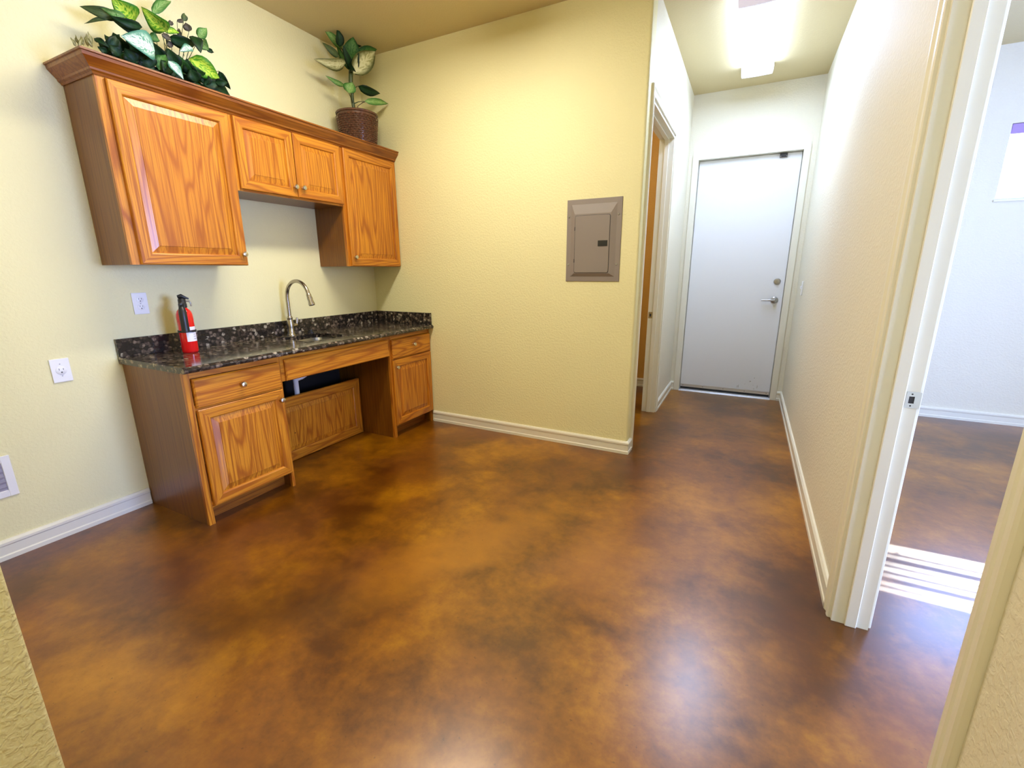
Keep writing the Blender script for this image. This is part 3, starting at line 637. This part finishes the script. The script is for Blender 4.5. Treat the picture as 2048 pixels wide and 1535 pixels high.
# light switch on right wall
t = thing('light_switch', (R, 1.60, 1.17), 'white light switch on the right hall wall near the end door', 'light switch')
obj('plate', MB().bbox(R-.007, R-.0005, 1.56, 1.64, 1.11, 1.23, .0025, 0, 2), 'white_pl', t)
obj('toggle', MB().bbox(R-.020, R-.007, 1.594, 1.606, 1.165, 1.190, .002), 'white_pl', t)

# ================================================================== electrical panel
ep = thing('electrical_panel', (2.04, 0, 1.53), 'taupe metal electrical breaker panel set in the cream back wall', 'electrical panel')
x0, x1, z0, z1 = 1.849, 2.239, 1.257, 1.810
def rect(x0, x1, z0, z1, y): return [(x0, y, z0), (x1, y, z0), (x1, y, z1), (x0, y, z1)]
rg = [rect(x0, x1, z0, z1, -.0005), rect(x0, x1, z0, z1, -.004), rect(x0+.002, x1-.002, z0+.002, z1-.002, -.006), rect(x0+.034, x1-.034, z0+.034, z1-.034, -.007), rect(x0+.062, x1-.070, z0+.055, z1-.098, -.020)]
mb = MB()
for A, B in zip(rg, rg[1:]):
    for i in range(4): j = (i+1) % 4; mb.add([A[i], A[j], B[j], B[i]], [(0,1,2,3)])
mb.add(rg[-1], [(0,1,2,3)]); obj('cover', mb, 'panel_metal', ep)
dx0, dx1, dz0, dz1 = 1.917, 2.163, 1.318, 1.700
def rrxz(x0, x1, z0, z1, r, y): return [(p[0], y, p[1]) for p in rr(x0, x1, z0, z1, r, 0)]
def plate(mb, x0, x1, z0, z1, r, ya, yb, b=.0015):
    A, B, Cc = rrxz(x0, x1, z0, z1, r, ya), rrxz(x0, x1, z0, z1, r, yb+b), rrxz(x0+b, x1-b, z0+b, z1-b, r, yb); n = len(A)
    for P, Q in ((A, B), (B, Cc)): mb.add(P+Q, [(i, (i+1) % n, n+(i+1) % n, n+i) for i in range(n)])
    mb.add(Cc, [tuple(range(n))]); return mb
obj('door_gap', plate(MB(), dx0-.003, dx1+.003, dz0-.003, dz1+.003, .014, -.0195, -.0208, .0002), 'slot', ep)
pd = obj('panel_door', plate(MB(), dx0, dx1, dz0, dz1, .012, -.0205, -.0245), 'panel_metal', ep)
obj('latch', MB().bbox(2.085, 2.152, -.0275, -.0245, 1.495, 1.533, .001), 'black', pd)
obj('latch_slide', MB().bbox(2.122, 2.146, -.0295, -.0275, 1.500, 1.528, .001), 'black', pd)
for z in (1.40, 1.615): obj('hinge', MB().tube([(dx0-.002, -.024, z-.012), (dx0-.002, -.024, z+.012)], .003, 8), 'slot', pd)
for (x, z) in ((1.866, 1.699), (2.216, 1.699), (1.866, 1.374), (2.216, 1.374)):
    obj('screw', MB().lathe([(.0058, -.006), (.0058, -.0085), (.004, -.010)], (x, 0, z), 'y', 12), 'steel', ep)

# ================================================================== plants
def leaf(B, T, wd, kind, parent, bend=.15, roll=None, face=None):
    B = Vector(B); T = Vector(T); ax = T-B; ln = ax.length; ax.normalize()
    view = (Vector((3.04, -3.2, 1.33))-B).normalized() if face is None else Vector(face)
    nrm = (view-ax*view.dot(ax)).normalized()
    rr_ = random.uniform(-.45, .45) if roll is None else roll
    side = ax.cross(nrm); nrm, side = nrm*math.cos(rr_)+side*math.sin(rr_), side*math.cos(rr_)-nrm*math.sin(rr_)
    n = 8; vs = []; at = []
    for i in range(n+1):
        v = i/n
        wv = (math.sin(PI*min(1, v**.72))**.8)*(1-.25*v) if 0 < v < 1 else 0.0
        hw = wd*.5*wv/ .92
        cen = B+ax*(ln*v)+nrm*(bend*ln*(math.sin(PI*v)*.8))
        for j, u in enumerate((-1, -.5, 0, .5, 1)):
            cup = abs(u)*hw*.35+ .004*math.sin(9*v+u*3)*abs(u)
            vs.append(cen+side*(u*hw)+nrm*cup); at.append((u, v, 0))
    fs = []
    for i in range(n):
        for j in range(4): fs.append((i*5+j, i*5+j+1, (i+1)*5+j+1, (i+1)*5+j))
    base = ROOT[parent.name]
    me = bpy.data.meshes.new('leaf'); me.from_pydata([p-base for p in vs], [], fs)
    a = me.attributes.new('lf', 'FLOAT_VECTOR', 'POINT')
    for i, x in enumerate(at): a.data[i].vector = x
    me.materials.append(LM[kind])
    for p in me.polygons: p.use_smooth = True
    me.update()
    o = bpy.data.objects.new('leaf', me); COL.objects.link(o); o.parent = parent; ROOT[o.name] = base
    sm = o.modifiers.new('thick', 'SOLIDIFY'); sm.thickness = .0008
    return o
LEFT_LEAVES = [
  ((0.22, -1.736, 2.534), (0.24, -1.833, 2.58), 0.097, 'b'),
  ((0.2, -1.792, 2.529), (0.14, -1.921, 2.533), 0.043, 'g'),
  ((0.24, -1.785, 2.528), (0.2, -1.867, 2.537), 0.029, 'l'),
  ((0.2, -1.821, 2.516), (0.12, -1.907, 2.474), 0.014, 'g'),
  ((0.26, -1.73, 2.5), (0.24, -1.854, 2.5), 0.036, 'd'),
  ((0.24, -1.727, 2.476), (0.2, -1.829, 2.508), 0.046, 'd'),
  ((0.33, -1.73, 2.384), (0.36, -1.88, 2.386), 0.098, 't'),
  ((0.22, -1.591, 2.548), (0.25, -1.714, 2.595), 0.078, 'b'),
  ((0.18, -1.63, 2.614), (0.15, -1.508, 2.73), 0.039, 'l'),
  ((0.2, -1.601, 2.548), (0.2, -1.517, 2.571), 0.027, 'b'),
  ((0.2, -1.489, 2.637), (0.2, -1.478, 2.679), 0.025, 'g'),
  ((0.22, -1.481, 2.587), (0.22, -1.491, 2.626), 0.034, 'p'),
  ((0.2, -1.567, 2.59), (0.2, -1.544, 2.611), 0.018, 'p'),
  ((0.2, -1.523, 2.622), (0.2, -1.488, 2.645), 0.015, 'p'),
  ((0.2, -1.42, 2.583), (0.22, -1.379, 2.644), 0.042, 'l'),
  ((0.22, -1.423, 2.565), (0.24, -1.4, 2.525), 0.056, 'l'),
  ((0.2, -1.388, 2.545), (0.2, -1.344, 2.542), 0.019, 'd'),
  ((0.24, -1.603, 2.509), (0.24, -1.46, 2.532), 0.055, 'd'),
  ((0.28, -1.512, 2.488), (0.28, -1.582, 2.447), 0.034, 't'),
  ((0.26, -1.527, 2.439), (0.28, -1.384, 2.381), 0.084, 'b'),
  ((0.22, -1.345, 2.447), (0.2, -1.275, 2.376), 0.034, 'd'),
  ((0.26, -1.468, 2.345), (0.24, -1.312, 2.33), 0.066, 'd'),
  ((0.34, -1.679, 2.36), (0.36, -1.63, 2.289), 0.038, 't'),
  ((0.26, -1.943, 2.372), (0.3, -1.905, 2.34), 0.023, 'd'),
  ((0.28, -1.909, 2.322), (0.28, -1.945, 2.335), 0.024, 'd'),
  ((0.26, -1.871, 2.361), (0.24, -1.889, 2.413), 0.024, 'd'),
  ((0.25, -1.702, 2.476), (0.26, -1.659, 2.468), 0.038, 'm'),
  ((0.24, -1.634, 2.512), (0.24, -1.588, 2.503), 0.022, 'p'),
  ((0.27, -1.526, 2.35), (0.3, -1.564, 2.419), 0.055, 'd'),
  ((0.27, -1.479, 2.365), (0.3, -1.535, 2.394), 0.051, 'm'),
  ((0.26, -1.486, 2.557), (0.3, -1.483, 2.471), 0.05, 'd'),
  ((0.25, -1.821, 2.366), (0.27, -1.867, 2.423), 0.062, 'd'),
  ((0.24, -1.743, 2.382), (0.26, -1.815, 2.427), 0.051, 'd'),
  ((0.25, -1.893, 2.34), (0.27, -1.84, 2.426), 0.044, 'd'),
  ((0.26, -1.659, 2.378), (0.27, -1.709, 2.448), 0.061, 'd'),
  ((0.26, -1.601, 2.366), (0.27, -1.633, 2.446), 0.067, 'd'),
  ((0.26, -1.553, 2.359), (0.28, -1.593, 2.428), 0.068, 'm'),
  ((0.3, -1.747, 2.31), (0.3, -1.773, 2.367), 0.068, 'd'),
  ((0.3, -1.812, 2.31), (0.3, -1.844, 2.363), 0.062, 'd'),
  ((0.3, -1.872, 2.318), (0.3, -1.905, 2.354), 0.048, 'd'),
  ((0.3, -1.525, 2.321), (0.3, -1.555, 2.375), 0.059, 'd'),
  ((0.31, -1.655, 2.316), (0.31, -1.698, 2.363), 0.065, 'd'),
  ((0.3, -1.709, 2.316), (0.3, -1.664, 2.399), 0.051, 'm'),
  ((0.27, -1.463, 2.329), (0.27, -1.457, 2.393), 0.052, 'd'),
  ((0.2, -1.518, 2.553), (0.2, -1.52, 2.592), 0.021, 'p'),
  ((0.22, -1.583, 2.474), (0.22, -1.606, 2.504), 0.027, 'p'),
  ((0.3, -2.035, 2.263), (0.3, -2.048, 2.278), 0.01, 'y'),
  ((0.3, -2.019, 2.272), (0.3, -2.029, 2.295), 0.01, 'y'),
  ((0.3, -2.006, 2.277), (0.3, -2.009, 2.302), 0.009, 'y'),
  ((0.28, -1.981, 2.286), (0.28, -1.977, 2.324), 0.011, 'y'),
  ((0.3, -1.974, 2.281), (0.3, -1.991, 2.309), 0.011, 'y'),
  ((0.31, -2.03, 2.26), (0.31, -2.007, 2.291), 0.01, 'y'),
  ((0.28, -1.968, 2.294), (0.28, -1.97, 2.334), 0.012, 'y'),
]
RIGHT_LEAVES = [
  ((0.18, -0.344, 2.931), (0.12, -0.448, 3.032), 0.044, 'l'),
  ((0.2, -0.387, 2.922), (0.22, -0.412, 3.028), 0.049, 'd'),
  ((0.2, -0.404, 2.851), (0.16, -0.509, 2.913), 0.037, 'g'),
  ((0.22, -0.362, 2.824), (0.18, -0.617, 2.768), 0.069, 'c'),
  ((0.2, -0.297, 2.867), (0.26, -0.305, 3.005), 0.102, 'm'),
  ((0.2, -0.273, 2.853), (0.2, -0.336, 2.952), 0.077, 'd'),
  ((0.22, -0.229, 3.034), (0.26, -0.076, 3.113), 0.061, 'g'),
  ((0.22, -0.242, 2.927), (0.28, -0.082, 3.004), 0.058, 'm'),
  ((0.24, -0.313, 2.771), (0.32, -0.147, 2.959), 0.105, 'c'),
  ((0.2, -0.374, 2.674), (0.16, -0.51, 2.706), 0.027, 'l'),
  ((0.26, -0.393, 2.611), (0.28, -0.37, 2.687), 0.075, 'l'),
  ((0.24, -0.275, 2.698), (0.28, -0.077, 2.699), 0.051, 'd'),
  ((0.26, -0.241, 2.602), (0.3, -0.013, 2.643), 0.038, 'l'),
  ((0.18, -0.237, 2.992), (0.16, -0.079, 3.141), 0.058, 'd'),
  ((0.2, -0.25, 2.838), (0.24, -0.22, 2.914), 0.071, 'd'),
]

random.seed(11)
pl = thing('mixed_greenery', (.20, -1.65, UT), 'artificial mixed green foliage arrangement on top of the left wall cabinet', 'plant')
obj('basket', MB().lathe([(.085, 0), (.11, .03), (.115, .07), (.105, .072), (.10, .05)], (.16, -1.60, UT+.001), 'z', 20), 'wicker', pl)
hub = Vector((.17, -1.60, UT+.07)); stm = MB()
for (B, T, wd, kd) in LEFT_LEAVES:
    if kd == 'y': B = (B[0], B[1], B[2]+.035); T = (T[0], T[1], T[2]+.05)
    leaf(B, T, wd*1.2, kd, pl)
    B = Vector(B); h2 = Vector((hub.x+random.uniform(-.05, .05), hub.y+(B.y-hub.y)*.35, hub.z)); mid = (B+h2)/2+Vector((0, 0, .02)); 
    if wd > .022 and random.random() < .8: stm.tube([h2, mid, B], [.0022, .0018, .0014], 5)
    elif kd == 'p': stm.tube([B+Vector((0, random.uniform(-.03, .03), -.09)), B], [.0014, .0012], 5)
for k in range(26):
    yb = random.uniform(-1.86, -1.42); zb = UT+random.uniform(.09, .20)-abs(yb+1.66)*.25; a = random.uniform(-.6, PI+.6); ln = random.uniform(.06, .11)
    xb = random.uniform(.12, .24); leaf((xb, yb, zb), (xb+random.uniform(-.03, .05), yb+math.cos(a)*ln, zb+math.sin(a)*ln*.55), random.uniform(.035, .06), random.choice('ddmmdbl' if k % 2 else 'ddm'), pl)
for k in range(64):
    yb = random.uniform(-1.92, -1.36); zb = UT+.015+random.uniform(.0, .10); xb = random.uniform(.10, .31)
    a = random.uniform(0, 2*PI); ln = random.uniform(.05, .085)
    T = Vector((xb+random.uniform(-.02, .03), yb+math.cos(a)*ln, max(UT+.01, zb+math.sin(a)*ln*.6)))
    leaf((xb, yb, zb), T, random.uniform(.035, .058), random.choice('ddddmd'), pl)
obj('stems', stm, 'stem', pl)

pp = thing('potted_plant', (.18, -.245, UT), 'tall leafy plant in a dark brown woven basket pot in the cabinet corner', 'plant')
pc = (.178, -.245); pz = UT+.001; ph = .275; rb, rtp = .125, .155
obj('basket_pot', MB().lathe([(rb-.006, 0), (rb-.003, .01), (rtp-.006, ph), (rtp-.014, ph), (rtp-.02, ph-.03)], (pc[0], pc[1], pz), 'z', 36), 'wicker', pp)
rows, cols = 17, 30; wv = MB()
for i in range(rows):
    z = pz+.010+i*(ph-.022)/rows; rad = rb+(rtp-rb)*(i+.5)/rows
    for k in range(cols):
        a = 2*PI*(k+.5*(i % 2))/cols; dz = (ph-.02)/rows*.52; da = 2*PI/cols*.52
        d = Vector((math.cos(a), math.sin(a), 0)); t_ = Vector((-d.y, d.x, 0)); c = Vector((pc[0], pc[1], z))
        tw = rad*da
        wv.add([c+d*(rad-.004)-t_*tw, c+d*(rad+.000)-Vector((0,0,dz)), c+d*(rad-.004)+t_*tw, c+d*(rad+.000)+Vector((0,0,dz)), c+d*(rad+.006)], [(0,1,4), (1,2,4), (2,3,4), (3,0,4)], 0, True)
tag(obj('weave', wv, 'wicker', pp), None, None, None, 'stuff')
obj('pot_rim', MB().tube([(pc[0]+(rtp-.004)*math.cos(2*PI*k/36), pc[1]+(rtp-.004)*math.sin(2*PI*k/36), pz+ph) for k in range(37)], .0085, 8), 'wicker', pp)
obj('soil', MB().lathe([(rtp-.022, 0), (rtp-.03, .006)], (pc[0], pc[1], pz+ph-.04), 'z', 24), 'rubber', pp)
obj('stem', MB().tube([(.185, -.27, pz+ph-.04), (.19, -.293, 2.60), (.19, -.291, 2.662), (.19, -.295, 2.729), (.20, -.289, 2.849), (.20, -.268, 2.90)], [.0125, .012, .013, .016, .014, .006], 12), 'stem', pp)
obj('shoot', MB().tube([(.20, -.262, pz+ph-.04), (.21, -.262, 2.57), (.24, -.235, 2.60), (.26, -.21, 2.61)], .003, 6), 'twig', pp)
sm_ = MB()
for (B, T, wd, kd) in RIGHT_LEAVES:
    leaf(B, T, wd*1.3, kd, pp, bend=.12)
    B = Vector(B); zc = min(2.88, max(2.58, B.z-.03)); sm_.tube([(.19, -.29, zc), (B+Vector((.19, -.29, zc)))/2+Vector((0,0,.006)), B], [.004, .003, .002], 6)
for (T, wd, kd) in (((.24, -.40, 2.93), .05, 'd'), ((.12, -.34, 2.98), .045, 'm'), ((.26, -.14, 2.86), .06, 'd'), ((.30, -.30, 2.90), .07, 'd'), ((.10, -.18, 2.94), .05, 'm'), ((.28, -.36, 2.80), .055, 'd')):
    leaf((.195, -.285, 2.80), T, wd, kd, pp, bend=.15)
obj('petioles', sm_, 'stem', pp)
